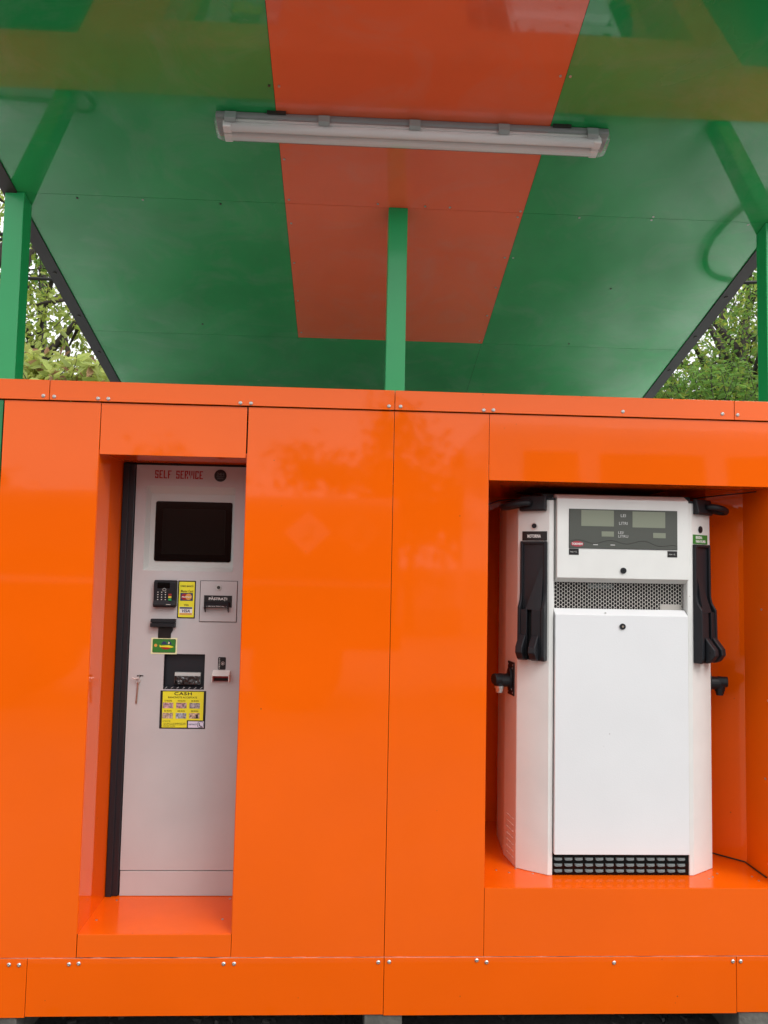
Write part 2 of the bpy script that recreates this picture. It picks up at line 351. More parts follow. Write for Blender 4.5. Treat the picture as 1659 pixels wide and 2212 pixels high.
# lining of the pump recess
k = MB(); k.box(.465, .4685, .0045, .66, .508, 1.85); k.build('recess_wall', 'orange', cabin)
pw = [(1.4565, .0045), (1.4565, .216), (1.362, .314), (1.362, .66), (1.366, .66), (1.366, .3165), (1.4605, .218), (1.4605, .0045)]
k = MB(); k.prism(pw, .508, 1.85, 'z'); rw = k.build('recess_wall', 'orange', cabin)
for y, z in ((.095, 1.42), (.06, 1.11), (.085, .84), (.07, .56)):
    MB().cyl((1.4565, y, z), .004, -.0015, 'x', 10).build('screw', 'steel', rw)
k = MB(); k.box(.4687, 1.3618, .655, .66, .508, 1.85); k.build('recess_wall', 'orange', cabin)
k = MB(); k.prism([(.4687, .0045), (1.4563, .0045), (1.4563, .2158), (1.3618, .3138), (1.3618, .655), (.4687, .655)], .504, .5082, 'z'); fl = k.build('recess_floor', 'orange_floor', cabin)
for x, y in ((.535, .145), (.575, .125), (.605, .16), (.655, .115), (1.25, .075), (1.27, .09), (1.30, .12), (1.41, .095), (1.415, .06)): fscrew(fl, x, y, .5082, .0035)
k = MB(); k.prism([(.4687, .0045), (1.4563, .0045), (1.4563, .2158), (1.3618, .3138), (1.3618, .655), (.4687, .655)], 1.8422, 1.846, 'z'); k.build('recess_ceiling', 'orange', cabin)
# shell behind
k = MB(); k.box(-2.9, 3.4, .192, 2.4, 2.07, 2.10); k.build('roof', 'roof', cabin)
k = MB(); k.box(-2.9, 3.4, 2.38, 2.40, .13, 2.068); k.build('rear_wall', 'green_wall', cabin)
for x in (-2.9, 3.38):
    k = MB(); k.box(x, x+.02, .006, 2.378, .13, 2.068); k.build('side_wall', 'green_wall', cabin)
k = MB(); k.box(-2.88, 3.38, .01, 2.37, .13, .15); k.build('base_frame', 'dark', cabin)
k = MB(); k.box(-2.88, 3.38, .186, .19, 1.92, 2.068); k.box(-2.88, 3.38, .006, .186, 2.05, 2.066); k.build('roof_edge_frame', 'dark', cabin)

# concrete blocks that carry the cabin
for i, (x0, x1, lab) in enumerate(((.086, .207, 'grey concrete block under the middle of the orange skirt'), (1.31, 1.55, 'grey concrete block under the right end of the orange skirt'), (-1.30, -1.005, 'grey concrete block under the left end of the orange skirt'))):
    o = MB().box(x0, x1, .003, .42, 0, .1125).build('concrete_block', 'concrete', bevel=.004)
    tag(o, lab, 'concrete block', 'concrete blocks under the cabin')
# gravel and litter under the front edge
k = MB()
for i in range(900):
    x = rnd.uniform(-1.6, 1.9); y = rnd.uniform(-.25, .9); s = rnd.uniform(.004, .016)
    c = Vector((x, y, s*.5)); a = rnd.random()*6.3
    k.tube([c+Vector((-s*math.cos(a), -s*math.sin(a), 0)), c, c+Vector((s*math.cos(a), s*math.sin(a), 0))], s*.55, 5, s*.3)
tag(k.build('gravel', 'grit'), 'loose grey gravel under the edge of the orange cabin', 'gravel', kind='stuff')

# ------------------------------------------------------------------ canopy (sloping down to the rear by 16 degrees)
T16 = rad(16.0); top0 = Vector((.155, .2, 2.873))
def cz(y): return top0.z - (y-.2)*math.tan(T16)
CM = Matrix(((1, 0, 0, 0), (0, math.cos(T16), math.sin(T16), .2), (0, -math.sin(T16), math.cos(T16), 2.873), (0, 0, 0, 1)))   # local (X, s, w): s rearwards in the plane, w upwards
def sp(y): return (y-.2)/math.cos(T16)
canopy = thing('canopy', (.155, .235, 2.10), 'sloping canopy with green ceiling and central orange stripe on green posts above the cabin', 'canopy')
SF, SB = sp(-.74), sp(2.25)
S1, S2 = sp(.2045), sp(1.064)
g_ = .0007
def cpan(x0, x1, s0, s1, m, label=None, w0=0):
    return MB(CM).box(x0+g_, x1-g_, s0+g_, s1-g_, w0, w0+.006).build('ceiling_panel', m, canopy, label=label)
XL, XR, XA, XB = -1.232, 1.597, -.262, .624
p_lf = cpan(XL, XA, SF, S1, 'green_panel'); p_cf = cpan(XA, XB, SF, S1, 'lifted_orange', 'orange ceiling panel'); p_rf = cpan(XB, XR, SF, S1, 'green_panel')
p_lm = cpan(XL, XA, S1, S2, 'green_panel'); p_cm = cpan(XA, XB, S1, S2, 'lifted_orange', 'orange ceiling panel'); p_rm = cpan(XB, XR, S1, S2, 'green_panel')
cpan(XL, .62, S2, SB, 'green_panel'); cpan(.62, XR, S2, SB, 'green_panel')
MB(CM).box(XL-.03, XR+.03, SF-.02, SB+.02, .0075, .06).build('roof_deck', 'dark', canopy)
MB(CM).box(XL-.05, XR+.05, SF-.05, SB+.05, .061, .068).build('roof_sheet', 'roof', canopy)
for x0, x1, xo in ((-1.276, -1.228, -1.276), (1.592, 1.642, 1.637)):
    k = MB(CM); k.box(x0, x1, SF-.01, SB+.01, -.006, -.001)
    if xo < 0: k.box(-1.280, -1.2762, SF-.01, SB+.01, -.006, .06)
    else: k.box(1.6422, 1.646, SF-.01, SB+.01, -.006, .06)
    tr = k.build('edge_trim', 'black_trim', canopy)
    for s in np.arange(SF+.2, SB, .31):
        MB(CM).cyl(((x0+x1)/2, s, -.006), .008, -.003, 'z', 10).build('bolt', 'darksteel', tr)
MB(CM).box(XL-.04, XR+.04, SF-.014, SF-.011, -.05, .06).build('front_fascia', 'green_wall', canopy)
def rivet(par, x, y, r=.0042, m='steel'): MB(CM).cyl((x, sp(y), -.0002), r, -.002, 'z', 9).build('rivet', m, par)
for par, x, y, m in ((p_lf, -.275, -.28, 'darksteel'), (p_cf, -.245, -.28, 'steel'), (p_cf, -.25, .0, 'steel'), (p_cf, -.246, .185, 'steel'), (p_cm, -.246, .305, 'steel'), (p_cm, -.248, .53, 'steel'), (p_cm, -.247, .78, 'steel'), (p_cm, -.245, 1.02, 'steel'),
    (p_lm, -.782, .215, 'steel'), (p_lm, -.50, .22, 'darksteel'), (p_lm, -1.02, .22, 'darksteel'), (p_cf, .607, -.36, 'steel'), (p_rf, .637, -.36, 'steel'), (p_cf, .605, -.13, 'steel'), (p_rf, .64, -.13, 'steel'), (p_cf, .255, .19, 'steel'), (p_cf, .347, .19, 'steel'), (p_cf, .08, .188, 'steel'), (p_cf, .612, .195, 'steel'), (p_cm, .608, .225, 'steel'),
    (p_cm, .606, .45, 'steel'), (p_rm, .64, .45, 'steel'), (p_cm, .606, .64, 'steel'), (p_cm, .606, .84, 'steel'), (p_cm, .606, 1.04, 'steel'), (p_rm, .84, .215, 'steel'), (p_rm, 1.115, .212, 'steel'), (p_rf, 1.115, .195, 'steel'), (p_rm, 1.49, .215, 'steel'), (p_rm, 1.04, 1.04, 'darksteel'), (p_rm, 1.1, .62, 'darksteel'), (p_lm, -.70, .98, 'darksteel')):
    rivet(par, x, y, m=m)
for xa, xb in ((-1.271, -1.201), (.121, .192), (1.550, 1.621)):
    k = MB(); y0, y1 = .2, .27
    k.loft([[(xa, y0, 2.10), (xb, y0, 2.10), (xb, y1, 2.10), (xa, y1, 2.10)], [(xa, y0, cz(y0)-.001), (xb, y0, cz(y0)-.001), (xb, y1, cz(y1)-.001), (xa, y1, cz(y1)-.001)]])
    k.build('post', 'green_post', canopy, bevel=.003)

# ------------------------------------------------------------------ twin tube lamp on the ceiling
lamp = thing('ceiling_light', tuple(CM @ Vector((.18, sp(-.14), 0))), 'long grey twin tube ceiling light with clear ribbed cover under the canopy', 'ceiling light')
LX0, LX1 = -.457, .820; LS = sp(-.145); hw = .040
def lp(ss): return [(LS+a, b) for a, b in ss]
k = MB(CM); k.prism(lp([(-hw, 0-.001), (-hw-.003, -.018), (-hw+.002, -.026), (hw-.002, -.026), (hw+.003, -.018), (hw, -.001)]), LX0+.004, LX1-.004, 'x'); k.build('housing', 'lampbody', lamp, bevel=.004)
# lens: a shell open at the top with rounded ends
k = MB(CM); rings = []
prof = [(-hw, -.026), (-hw+.001, -.040), (-hw+.007, -.052), (-hw+.018, -.060), (0, -.062), (hw-.018, -.060), (hw-.007, -.052), (hw-.001, -.040), (hw, -.026)]
for x, sc_ in ((LX0+.0, .02), (LX0+.001, .55), (LX0+.006, .8), (LX0+.02, .97), (LX0+.035, 1), (LX1-.035, 1), (LX1-.02, .97), (LX1-.006, .8), (LX1-.001, .55), (LX1, .02)):
    rings.append([(x, LS+a*(.9+.1*sc_), -.026+(b+.026)*sc_) for a, b in prof])
b0 = []
for r_ in rings: b0.append(k._a(r_))
for a, b in zip(b0, b0[1:]):
    for i in range(len(prof)-1): k.f.append((a+i, a+i+1, b+i+1, b+i))
k.build('cover', 'cover', lamp, smooth=True)
k = MB(CM); k.box(LX0+.035, LX1-.035, LS-.034, LS+.034, -.032, -.027); k.build('tray', 'reflector', lamp)
for s_ in (-.018, .018):
    t = MB(CM).cyl((LX0+.05, LS+s_, -.043), .0145, LX1-LX0-.10, 'x', 14).build('tube', 'tube', lamp, smooth=True)
    for x in (LX0+.028, LX1-.055):
        MB(CM).box(x, x+.026, LS+s_-.015, LS+s_+.015, -.0555, -.030).build('tube_holder', 'tube', lamp, bevel=.003)
for x in (-.405, -.108, .182, .47, .760):
    for sg in (-1, 1):
        k = MB(CM); e = hw+.004
        k.prism([(LS+sg*e, -.006), (LS+sg*(e+.004), -.010), (LS+sg*(e+.004), -.036), (LS+sg*(e-.006), -.044), (LS+sg*(e-.008), -.038), (LS+sg*e, -.032)], x-.018, x+.018, 'x'); k.build('clip', 'clip', lamp, bevel=.001)
for x in (-.26, .66):
    MB(CM).box(x-.03, x+.03, LS-hw-.009, LS-hw-.0035, -.012, -.001).build('mounting_bracket', 'darksteel', lamp)

# ------------------------------------------------------------------ payment terminal
KY = .283
term = thing('payment_terminal', (-.56, .283, .3632), 'grey self service payment terminal with black screen standing in the tall recess', 'payment terminal')
X0, X1 = -.781, -.3475; ZB, ZT = .3645, 1.8990
holes = [(-.744, -.420, 1.513, 1.823), (-.655, -.509, 1.087, 1.2135)]
k = MB()
xs = sorted({X0, X1, *[h[0] for h in holes], *[h[1] for h in holes]}); zs = sorted({.4535, ZT, *[h[2] for h in holes], *[h[3] for h in holes]})
idx = {}
def vi(x, z):
    if (x, z) not in idx: idx[(x, z)] = k._a([(x, KY, z)])
    return idx[(x, z)]
for xa, xb in zip(xs, xs[1:]):
    for za, zb in zip(zs, zs[1:]):
        cx, cz_ = (xa+xb)/2, (za+zb)/2
        if any(h[0] < cx < h[1] and h[2] < cz_ < h[3] for h in holes): continue
        k.f.append((vi(xa, za), vi(xb, za), vi(xb, zb), vi(xa, zb)))
k.quad((X0, KY, .4535), (X0, KY, ZT), (X0, KY+.02, ZT), (X0, KY+.02, .4535)); k.quad((X0, KY, ZT), (X1, KY, ZT), (X1, KY+.02, ZT), (X0, KY+.02, ZT)); k.quad((X0, KY, .4535), (X1, KY, .4535), (X1, KY+.02, .4535), (X0, KY+.02, .4535))
k.build('front_door', 'terminal', term, recalc=False)
bx('plinth', 'terminal', term, X0+.001, X1, KY+.0005, KY+.02, ZB, .4500, .0012)
k = MB(); k.box(-.826, X1+.001, KY+.021, KY+.27, ZB, 1.904); k.build('cabinet', 'rubber', term)
bx('cabinet_frame', 'rubber', term, -.8265, -.7835, KY-.004, KY+.0205, ZB, 1.904, .004)
bx('seal', 'rubber', term, -.8265, -.8045, KY-.010, KY-.0045, ZB, 1.904, .002)
bx('top_rail', 'dark', term, -.783, X1, KY-.002, KY+.0205, 1.9000, 1.9055)
# screen surround: sloped walls down to the inner plate
k = MB(); A = [(-.744, KY, 1.513), (-.420, KY, 1.513), (-.420, KY, 1.823), (-.744, KY, 1.823)]; d_ = KY+.020; Bq = [(-.729, d_, 1.527), (-.4205, d_, 1.527), (-.4205, d_, 1.796), (-.729, d_, 1.796)]
for i in range(4): j = (i+1) % 4; k.quad(A[i], A[j], Bq[j], Bq[i])
k.quad(*Bq); k.build('screen_surround', 'bezel', term)
k = MB(); k.prism(rrect(-.7105, -.431, 1.5475, 1.768, .008), d_-.003, d_-.0005, 'y'); sr = k.build('screen', 'glass', term)
bx('screen_area', 'screen_off', sr, -.684, -.454, d_-.0036, d_-.0032, 1.573, 1.741)
# header lettering and 24h disc
block_text('SELF SERVICE', -.714, -.540, 1.8505, 1.8805, KY-.0008, 'red_print', term)
dsc = MB().cyl((-.476, KY-.0006, 1.8655), .0225, -.0012, 'y', 32).build('round_sticker', 'black_print', term)
text('24H', -.489, -.463, 1.866, 1.876, KY-.0022, 'louvre', dsc, bold=.02)
k = MB(); k.box(-.490, -.462, KY-.0021, KY-.0019, 1.8615, 1.863); k.build('line', 'louvre', dsc)
text('SERVICE', -.487, -.465, 1.853, 1.858, KY-.0022, 'louvre', dsc, bold=.02)
# PIN pad
pp = MB().prism([(KY-.0005, 1.384), (KY-.022, 1.381), (KY-.026, 1.392), (KY-.018, 1.404), (KY-.022, 1.472), (KY-.012, 1.479), (KY-.0005, 1.479)], -.698, -.617, 'x').build('card_reader', 'plastic', term, bevel=.003)
py = KY-.0235
bx('reader_screen', 'glass', pp, -.684, -.640, KY-.0225, KY-.0215, 1.450, 1.471)
bx('card_slot', 'dark', pp, -.690, -.625, KY-.0268, KY-.0262, 1.3875, 1.3905)
bx('slot_light', 'print_grey', pp, -.650, -.634, KY-.0272, KY-.0269, 1.391, 1.393)
k = MB()
for i in range(3):
    for j in range(4): k.box(-.683+i*.0135, -.6795+i*.0135, KY-.0238, KY-.0222, 1.408+j*.0088, 1.4105+j*.0088)
k.build('number_keys', 'print_white', pp)
for z_, m_ in ((1.4075, 'key_green'), (1.4163, 'key_yellow'), (1.4251, 'key_red')): bx('function_key', m_, pp, -.6435, -.6325, KY-.0240, KY-.0222, z_-.001, z_+.0055)
k = MB(); k.tube([(-.659+.006*math.cos(a), KY-.0226, 1.445+.0045*math.sin(a)) for a in np.linspace(0, 2*math.pi, 13)], .0008, 4); k.build('contactless_mark', 'print_grey', pp)
# bank card sticker
def sticker(name, x0, x1, z0, z1, back='black_print', face='yellow', inset=.004, y=KY, par=term, r=.002):
    b = MB().prism(rrect(x0, x1, z0, z1, r, 3), y-.0012, y-.0003, 'y').build(name, back, par)
    if face: MB().prism(rrect(x0+inset, x1-inset, z0+inset, z1-inset, .002, 3), y-.0016, y-.0013, 'y').build('sticker_face', face, b)
    return b
st = sticker('payment_sticker', -.6148, -.5508, 1.342, 1.478)
Y2 = KY-.0019
text('CARD BANCĂ', -.606, -.559, 1.455, 1.464, Y2, 'black_print', st, bold=.03)
text('Master Card', -.604, -.560, 1.436, 1.4445, Y2, 'black_print', st, bold=.02)
bx('card_logo', 'blue_print', st, -.6055, -.5600, Y2-.0003, Y2, 1.4055, 1.434)
MB().cyl((-.590, Y2-.0004, 1.4198), .0115, -.0003, 'y', 24).build('red_disc', 'red_print', st)
MB().cyl((-.5755, Y2-.0006, 1.4198), .0115, -.0003, 'y', 24).build('gold_disc', 'gold', st)
text('MasterCard', -.600, -.566, 1.417, 1.4225, Y2-.0012, 'print_white', st, bold=.03, shear=.2)
text('VISA', -.592, -.574, 1.387, 1.394, Y2, 'black_print', st, bold=.02)
bx('card_logo', 'print_white', st, -.6065, -.5605, Y2-.0003, Y2, 1.3545, 1.383)
bx('logo_band', 'blue_print', st, -.6055, -.5615, Y2-.0006, Y2-.0004, 1.3765, 1.3825)
bx('logo_band', 'gold', st, -.6055, -.5615, Y2-.0006, Y2-.0004, 1.355, 1.361)
text('VISA', -.598, -.569, 1.3635, 1.3745, Y2-.0008, 'blue_print', st, bold=.03, shear=.25)
# receipt door
rd = bx('receipt_door', 'terminal', term, -.5335, -.4015, KY-.003, KY-.0005, 1.332, 1.4785, .0012)
k = MB(); a, b, c, d = -.535, -.400, 1.3305, 1.480
for q in ((a, b, c, c+.0012), (a, b, d-.0012, d), (a, a+.0012, c, d), (b-.0012, b, c, d)): k.box(q[0], q[1], KY-.0024, KY-.0002, q[2], q[3])
k.build('door_gap', 'dark', rd)
MB().cyl((-.468, KY-.003, 1.4555), .0105, -.003, 'y', 24).build('lock', 'steel', rd)
MB().cyl((-.468, KY-.006, 1.4555), .006, -.001, 'y', 16).build('lock_core', 'darksteel', rd)
bx('receipt_label', 'black_print', rd, -.5195, -.4185, KY-.0045, KY-.0032, 1.384, 1.4265)
text('PĂSTRAȚI', -.502, -.436, 1.4070, 1.4220, KY-.0052, 'print_white', rd, bold=.025)
hd = MB().prism([(KY-.003, 1.404), (KY-.010, 1.404), (KY-.028, 1.389), (KY-.028, 1.384), (KY-.003, 1.384)], -.511, -.427, 'x').build('receipt_hood', 'plastic', rd, bevel=.001)
for x in (-.515, -.4315): MB().prism([(KY-.003, 1.404), (KY-.012, 1.404), (KY-.030, 1.384), (KY-.006, 1.366), (KY-.003, 1.366)], x, x+.003, 'x').build('hood_wing', 'plastic', hd)
HM = Matrix.Translation((0, 0, 0))
text('• BON FISCAL •', -.505, -.433, 1.3865, 1.3905, KY-.0292, 'print_grey', hd, bold=.02)
# loyalty card reader with neck and card sticker
cr = MB(); cr.prism([(KY-.0005, 1.3395), (KY-.018, 1.3395), (KY-.024, 1.336), (KY-.024, 1.3265), (KY-.0005, 1.3265)], -.704, -.6165, 'x'); cr.prism([(KY-.0005, 1.3245), (KY-.026, 1.3245), (KY-.026, 1.312), (KY-.016, 1.309), (KY-.0005, 1.309)], -.704, -.617, 'x'); cr.box(-.701, -.62, KY-.014, KY-.0006, 1.324, 1.327)
cr = cr.build('swipe_reader', 'plastic', term, bevel=.001)
MB().prism([(-.680, 1.2695), (-.634, 1.2695), (-.634, 1.285), (-.628, 1.298), (-.628, 1.3088), (-.680, 1.3088)], KY-.002, KY-.0004, 'y').build('reader_slot_label', 'black_print', cr)
st = sticker('loyalty_sticker', -.7035, -.6105, 1.2125, 1.2705, 'cream', None, r=.001)
MB().prism(rrect(-.698, -.6155, 1.2175, 1.2665, .004, 3), KY-.0020, KY-.0013, 'y').build('card_border', 'black_print', st)
MB().prism(rrect(-.697, -.6165, 1.2185, 1.2655, .004, 3), KY-.0024, KY-.0021, 'y').build('card_face', 'green_print', st)
MB().prism([(-.673, 1.246), (-.667, 1.2425), (-.640, 1.2445), (-.630, 1.2415), (-.622, 1.2385), (-.628, 1.236), (-.655, 1.236), (-.672, 1.2375)], KY-.0028, KY-.0025, 'y').build('yellow_ribbon', 'yellow', st)
MB().prism([(-.668, 1.238), (-.630, 1.236), (-.638, 1.2315), (-.652, 1.229), (-.664, 1.2325)], KY-.0031, KY-.0029, 'y').build('red_ribbon', 'red_print', st)
k = MB(); k.prism([(-.668, 1.2475), (-.660, 1.259), (-.650, 1.256), (-.646, 1.247)], KY-.0028, KY-.0025, 'y'); k.prism([(-.645, 1.247), (-.641, 1.2615), (-.633, 1.256), (-.629, 1.2465)], KY-.0028, KY-.0025, 'y'); k.build('dark_blobs', 'blue_print', st)
MB().prism([(-.6425, 1.249), (-.6405, 1.2575), (-.637, 1.254), (-.6385, 1.249)], KY-.0031, KY-.0029, 'y').build('pale_blob', 'cream', st)
MB().cyl((-.6865, KY-.0025, 1.2435), .0055, -.0003, 'y', 16).build('card_chip', 'gold', st)
# banknote bay (a real recess)
k = MB(); h = holes[1]; A = [(h[0], KY, h[2]), (h[1], KY, h[2]), (h[1], KY, h[3]), (h[0], KY, h[3])]; dd = KY+.019; Bq = [(h[0]+.002, dd, h[2]+.012), (h[1]-.002, dd, h[2]+.012), (h[1]-.002, dd, h[3]-.002), (h[0]+.002, dd, h[3]-.002)]
for i in range(4): j = (i+1) % 4; k.quad(A[i], A[j], Bq[j], Bq[i])
k.quad(*Bq); bay = k.build('banknote_bay', 'rubber', term)
k = MB(); o1 = rrect(-.6185, -.5225, 1.104, 1.148, .004, 3); k.prism(o1, dd-.010, dd-.0005, 'y'); k.build('banknote_mouth', 'louvre', bay, bevel=.002)
bx('mouth_plate', 'bezel', bay, -.6165, -.5245, dd-.0115, dd-.0103, 1.134, 1.1465)
fm = MB(); nx = 16
for i in range(nx):
    a0 = -.6165+i*.092/nx; a1 = a0+.092/nx; ya = dd-.012-.006*rnd.random(); yb = dd-.012-.006*rnd.random()
    fm.quad((a0, ya, 1.105), (a1, yb, 1.105), (a1, dd-.012-.003*rnd.random(), 1.134), (a0, dd-.012-.003*rnd.random(), 1.134))
fm.build('plastic_film', 'film', bay, recalc=False)
k = MB()
for i in range(7): x = -.650+i*.021; k.quad((x, KY-.0005+.002, 1.0895), (x+.002, KY+.0015, 1.0895), (x+.009, KY+.006, 1.0945), (x+.006, KY+.006, 1.0945))
k.build('edge_wear', 'print_grey', bay, recalc=False)
# CASH sticker
st = sticker('cash_sticker', -.6632, -.5002, .948, 1.0825, 'black_print', None, r=.001)
k = MB(); k.prism([(-.6545, .952), (-.5655, .952), (-.5655, .978), (-.5085, .978), (-.5085, 1.0795), (-.6545, 1.0795)], Y2+.0002, Y2+.0004, 'y'); k.build('sticker_face', 'yellow', st)
text('CASH', -.614, -.551, 1.0665, 1.0775, Y2, 'black_print', st, bold=.03, space=1.15)
text('BANCNOTE ACCEPTATE', -.635, -.532, 1.0555, 1.062, Y2, 'black_print', st, bold=.02)
for i, (lab, mm) in enumerate((('5 RON', 'banner'), ('10 RON', 'banner'), ('20 RON', 'note2'), ('50 RON', 'note4'), ('100 RON', 'note3'), ('200 RON', 'note4'))):
    cx = -.6345+(i % 3)*.0475; z_ = 1.0435 if i < 3 else 1.0075
    text(lab, cx-.013, cx+.013, z_, z_+.006, Y2, 'black_print', st, bold=.02)
    bx('banknote_picture', mm, st, cx-.0185, cx+.0185, Y2-.0002, Y2+.0001, z_-.0235, z_-.0035)
    k = MB(); k.box(cx+.006, cx+.013, Y2-.0005, Y2-.0003, z_-.0225, z_-.009); k.cyl((cx-.013, Y2-.0005, z_-.014), .0022, .0002, 'y', 8); k.build('portrait', 'black_print' if i == 5 else 'note2', st)
text('ATENȚIE!', -.652, -.624, .9715, .9765, Y2, 'black_print', st, bold=.02)
for i, s in enumerate(('- AUTOMATUL NU ELIBEREAZĂ REST', '- PENTRU DIFERENȚE SE ELIBEREAZĂ', '  VOUCHER VALORIC')):
    text(s, -.651, -.569 if i < 2 else -.606, .9655-i*.0053, .9695-i*.0053, Y2, 'black_print', st, bold=.02)
bx('assistance_label', 'lilac', st, -.561, -.5045, Y2-.0002, Y2+.0001, .952, .9745)
text('ASISTENȚĂ', -.5595, -.529, .9595, .968, Y2-.0006, 'blue_print', st, bold=.02)
k = MB(); k.tube([(q[0], Y2-.0006, q[1]) for q in rrect(-.5265, -.506, .9535, .973, .006, 4)+[(-.506, .967)]], .0008, 4); k.tube([(-.5215, Y2-.0008, .969), (-.521, Y2-.0008, .962), (-.515, Y2-.0008, .957), (-.5115, Y2-.0008, .9575)], .0016, 5); k.build('telephone_mark', 'black_print', st)
# voucher slot
st = sticker('voucher_sticker', -.4618, -.4335, 1.1595, 1.2045, 'black_print', None, r=.004)
for i, ch in enumerate('VOUCHER'):
    text(ch, -.4585, -.4545, 1.197-i*.0056, 1.2010-i*.0056, KY-.0016, 'print_white', st, bold=.03)
k = MB(); k.tube([(-.444+.006*math.cos(a), KY-.0016, 1.182+.006*math.sin(a)) for a in np.linspace(.3, 2*math.pi, 11)], .0008, 4); k.build('drop_mark', 'print_grey', st)
MB().prism([(-.4475, 1.180), (-.444, 1.186), (-.441, 1.180), (-.444, 1.178)], KY-.0018, KY-.0016, 'y').build('drop_mark', 'print_grey', st)
k = MB()
k.prism([(KY-.0005, 1.1575), (KY-.030, 1.1425), (KY-.030, 1.1405), (KY-.0005, 1.1555)], -.478, -.4165, 'x')
for x in (-.478, -.4185): k.prism([(KY-.0005, 1.155), (KY-.030, 1.1403), (KY-.030, 1.118), (KY-.0005, 1.118)], x, x+.002, 'x')
vt = k.build('voucher_tray', 'white', term)
bx('tray_inside', 'key_red', vt, -.4758, -.4188, KY-.010, KY-.0006, 1.119, 1.138)
bx('tray_slot', 'dark', vt, -.472, -.4225, KY-.0115, KY-.0102, 1.121, 1.131)
MB().cyl((-.739, KY-.0003, 1.1335), .0035, -.0008, 'y', 14).build('keyhole', 'dark', term)
bx('keyhole_slot', 'dark', term, -.749, -.7265, KY-.0011, KY-.0003, 1.132, 1.1355)
# small key bunch hanging from the keyhole
key = thing('key', (-.743, KY-.012, 1.130), 'small key on a ring hanging from the keyhole of the terminal', 'key')
MB().tube([(-.742+.0075*math.cos(a)*1.0, KY-.006-.002*math.cos(a), 1.1165+.0075*math.sin(a)) for a in np.linspace(0, 2*math.pi, 19)], .0008, 5).build('key_ring', 'steel', key, smooth=True)
k = MB(); k.box(-.7405, -.7385, KY-.014, KY-.0011, 1.129, 1.1345); k.tube([(-.762, KY-.013, 1.1285), (-.752, KY-.015, 1.1245), (-.738, KY-.014, 1.1275)], .0022, 6); k.build('lock_key', 'steel', key)
k = MB(); k.tube([(-.7425, KY-.007, 1.109), (-.7445, KY-.005, 1.075), (-.7465, KY-.004, 1.040)], .0024, 8); k.tube([(-.7422, KY-.007, 1.111), (-.7426, KY-.0068, 1.104)], .0038, 8); k.box(-.7495, -.7445, KY-.005, KY-.0035, 1.037, 1.046); k.build('long_key', 'brass', key)

# ------------------------------------------------------------------ fuel dispenser
DX = .9555
disp = thing('fuel_dispenser', (DX, .35, .5084), 'white two sided fuel dispenser with black nozzle holders in the right recess', 'fuel dispenser')
FZ, TZ = .5086, 1.789
def col_poly(sgn):
    pts = [(.2375, .125), (.2375, .100), (.2535, .100), (.350, .165), (.3665, .285), (.352, .49), (.325, .62), (.2375, .62)]
    return [(DX+sgn*a, b) for a, b in pts]
for sgn in (-1, 1):
    c = MB().prism(col_poly(sgn), FZ, TZ, 'z').build('column', 'white', disp, bevel=.0025)
    MB().prism([(DX+sgn*a, b) for a, b in ((.232, .125), (.232, .099), (.256, .099), (.3515, .164), (.3675, .285), (.353, .49), (.326, .621), (.232, .621))], TZ+.001, TZ+.008, 'z').build('column_cap', 'plastic', c, bevel=.001)
    # louvre rows at the foot of the side
    k = MB()
    for i in range(7):
        for j in range(3):
            t = .25+j*.22; a = Vector((DX+sgn*.350, .165)).lerp(Vector((DX+sgn*.3665, .285)), t); z_ = .535+i*.022
            k.tube([(a.x-sgn*.001, a.y-.009, z_), (a.x+sgn*.002, a.y, z_+.002), (a.x-sgn*.001+sgn*.002, a.y+.009, z_)], .0016, 5)
    k.build('side_louvres', 'white', c)
MB().box(DX-.236, DX+.236, .14, .6, FZ, 1.80).build('body', 'dark', disp)
MB().prism([(.145, 1.7975), (.145, 1.814), (.24, 1.828), (.6, 1.828), (.6, 1.7975)], DX-.27, DX+.27, 'x').build('top_cover', 'plastic', disp)
# head
hx0, hx1 = .7265, 1.1940
k = MB(); k.prism([(.0885, 1.5185), (.0885, 1.7945), (.125, 1.812), (.139, 1.812), (.139, 1.503), (.1195, 1.503)], hx0, hx1, 'x'); head = k.build('head_panel', 'white', disp, bevel=.0015)
MB().prism([(.768, 1.6215), (1.1525, 1.6215), (1.1525, 1.759), (.768, 1.759)], .0865, .0882, 'y').build('window_frame', 'plastic', head)
dw = MB().box(.7692, 1.1513, .0853, .0863, 1.6227, 1.7578).build('display_window', 'display', head)
yw = .0849
for x0, x1, z0, z1 in ((.8105, .926, 1.6995, 1.7555), (.992, 1.1088, 1.698, 1.754), (.8825, .926, 1.664, 1.682), (1.0655, 1.110, 1.6625, 1.6805)): bx('lcd', 'lcd', dw, x0, x1, yw-.0001, yw+.0002, z0, z1)
text('LEI', .9505, .9685, 1.7335, 1.7435, yw, 'print_grey', dw, bold=.0)
text('LITRI', .9445, .9745, 1.7065, 1.7165, yw, 'print_grey', dw, bold=.0)
text('LEI/\nLITRU', .9415, .9765, 1.6615, 1.6835, yw, 'print_grey', dw, bold=.0, align='LEFT')
ov = MB(); n = 28; ov.prism([(.7965+.0225*math.cos(2*math.pi*i/n), 1.6365+.0095*math.sin(2*math.pi*i/n)) for i in range(n)], yw-.0001, yw+.0002, 'y'); tk = ov.build('badge', 'tok', dw)
text('TOKHEIM', .7775, .8155, 1.6325, 1.6405, yw-.0004, 'print_white', tk, bold=.03, shear=.1)
for x in (.861, .922): bx('indicator', 'print_grey', dw, x-.008, x+.008, yw, yw+.0003, 1.6335, 1.6365)
k = MB(); pts = [(.7695+.3815*i/40, .0851, 1.645+.006*math.sin(i*.52)-(.0006*max(0, i-28)**1.3)) for i in range(41)]; k.tube(pts, .0006, 4); k.build('wave_line', 'black_print', dw)
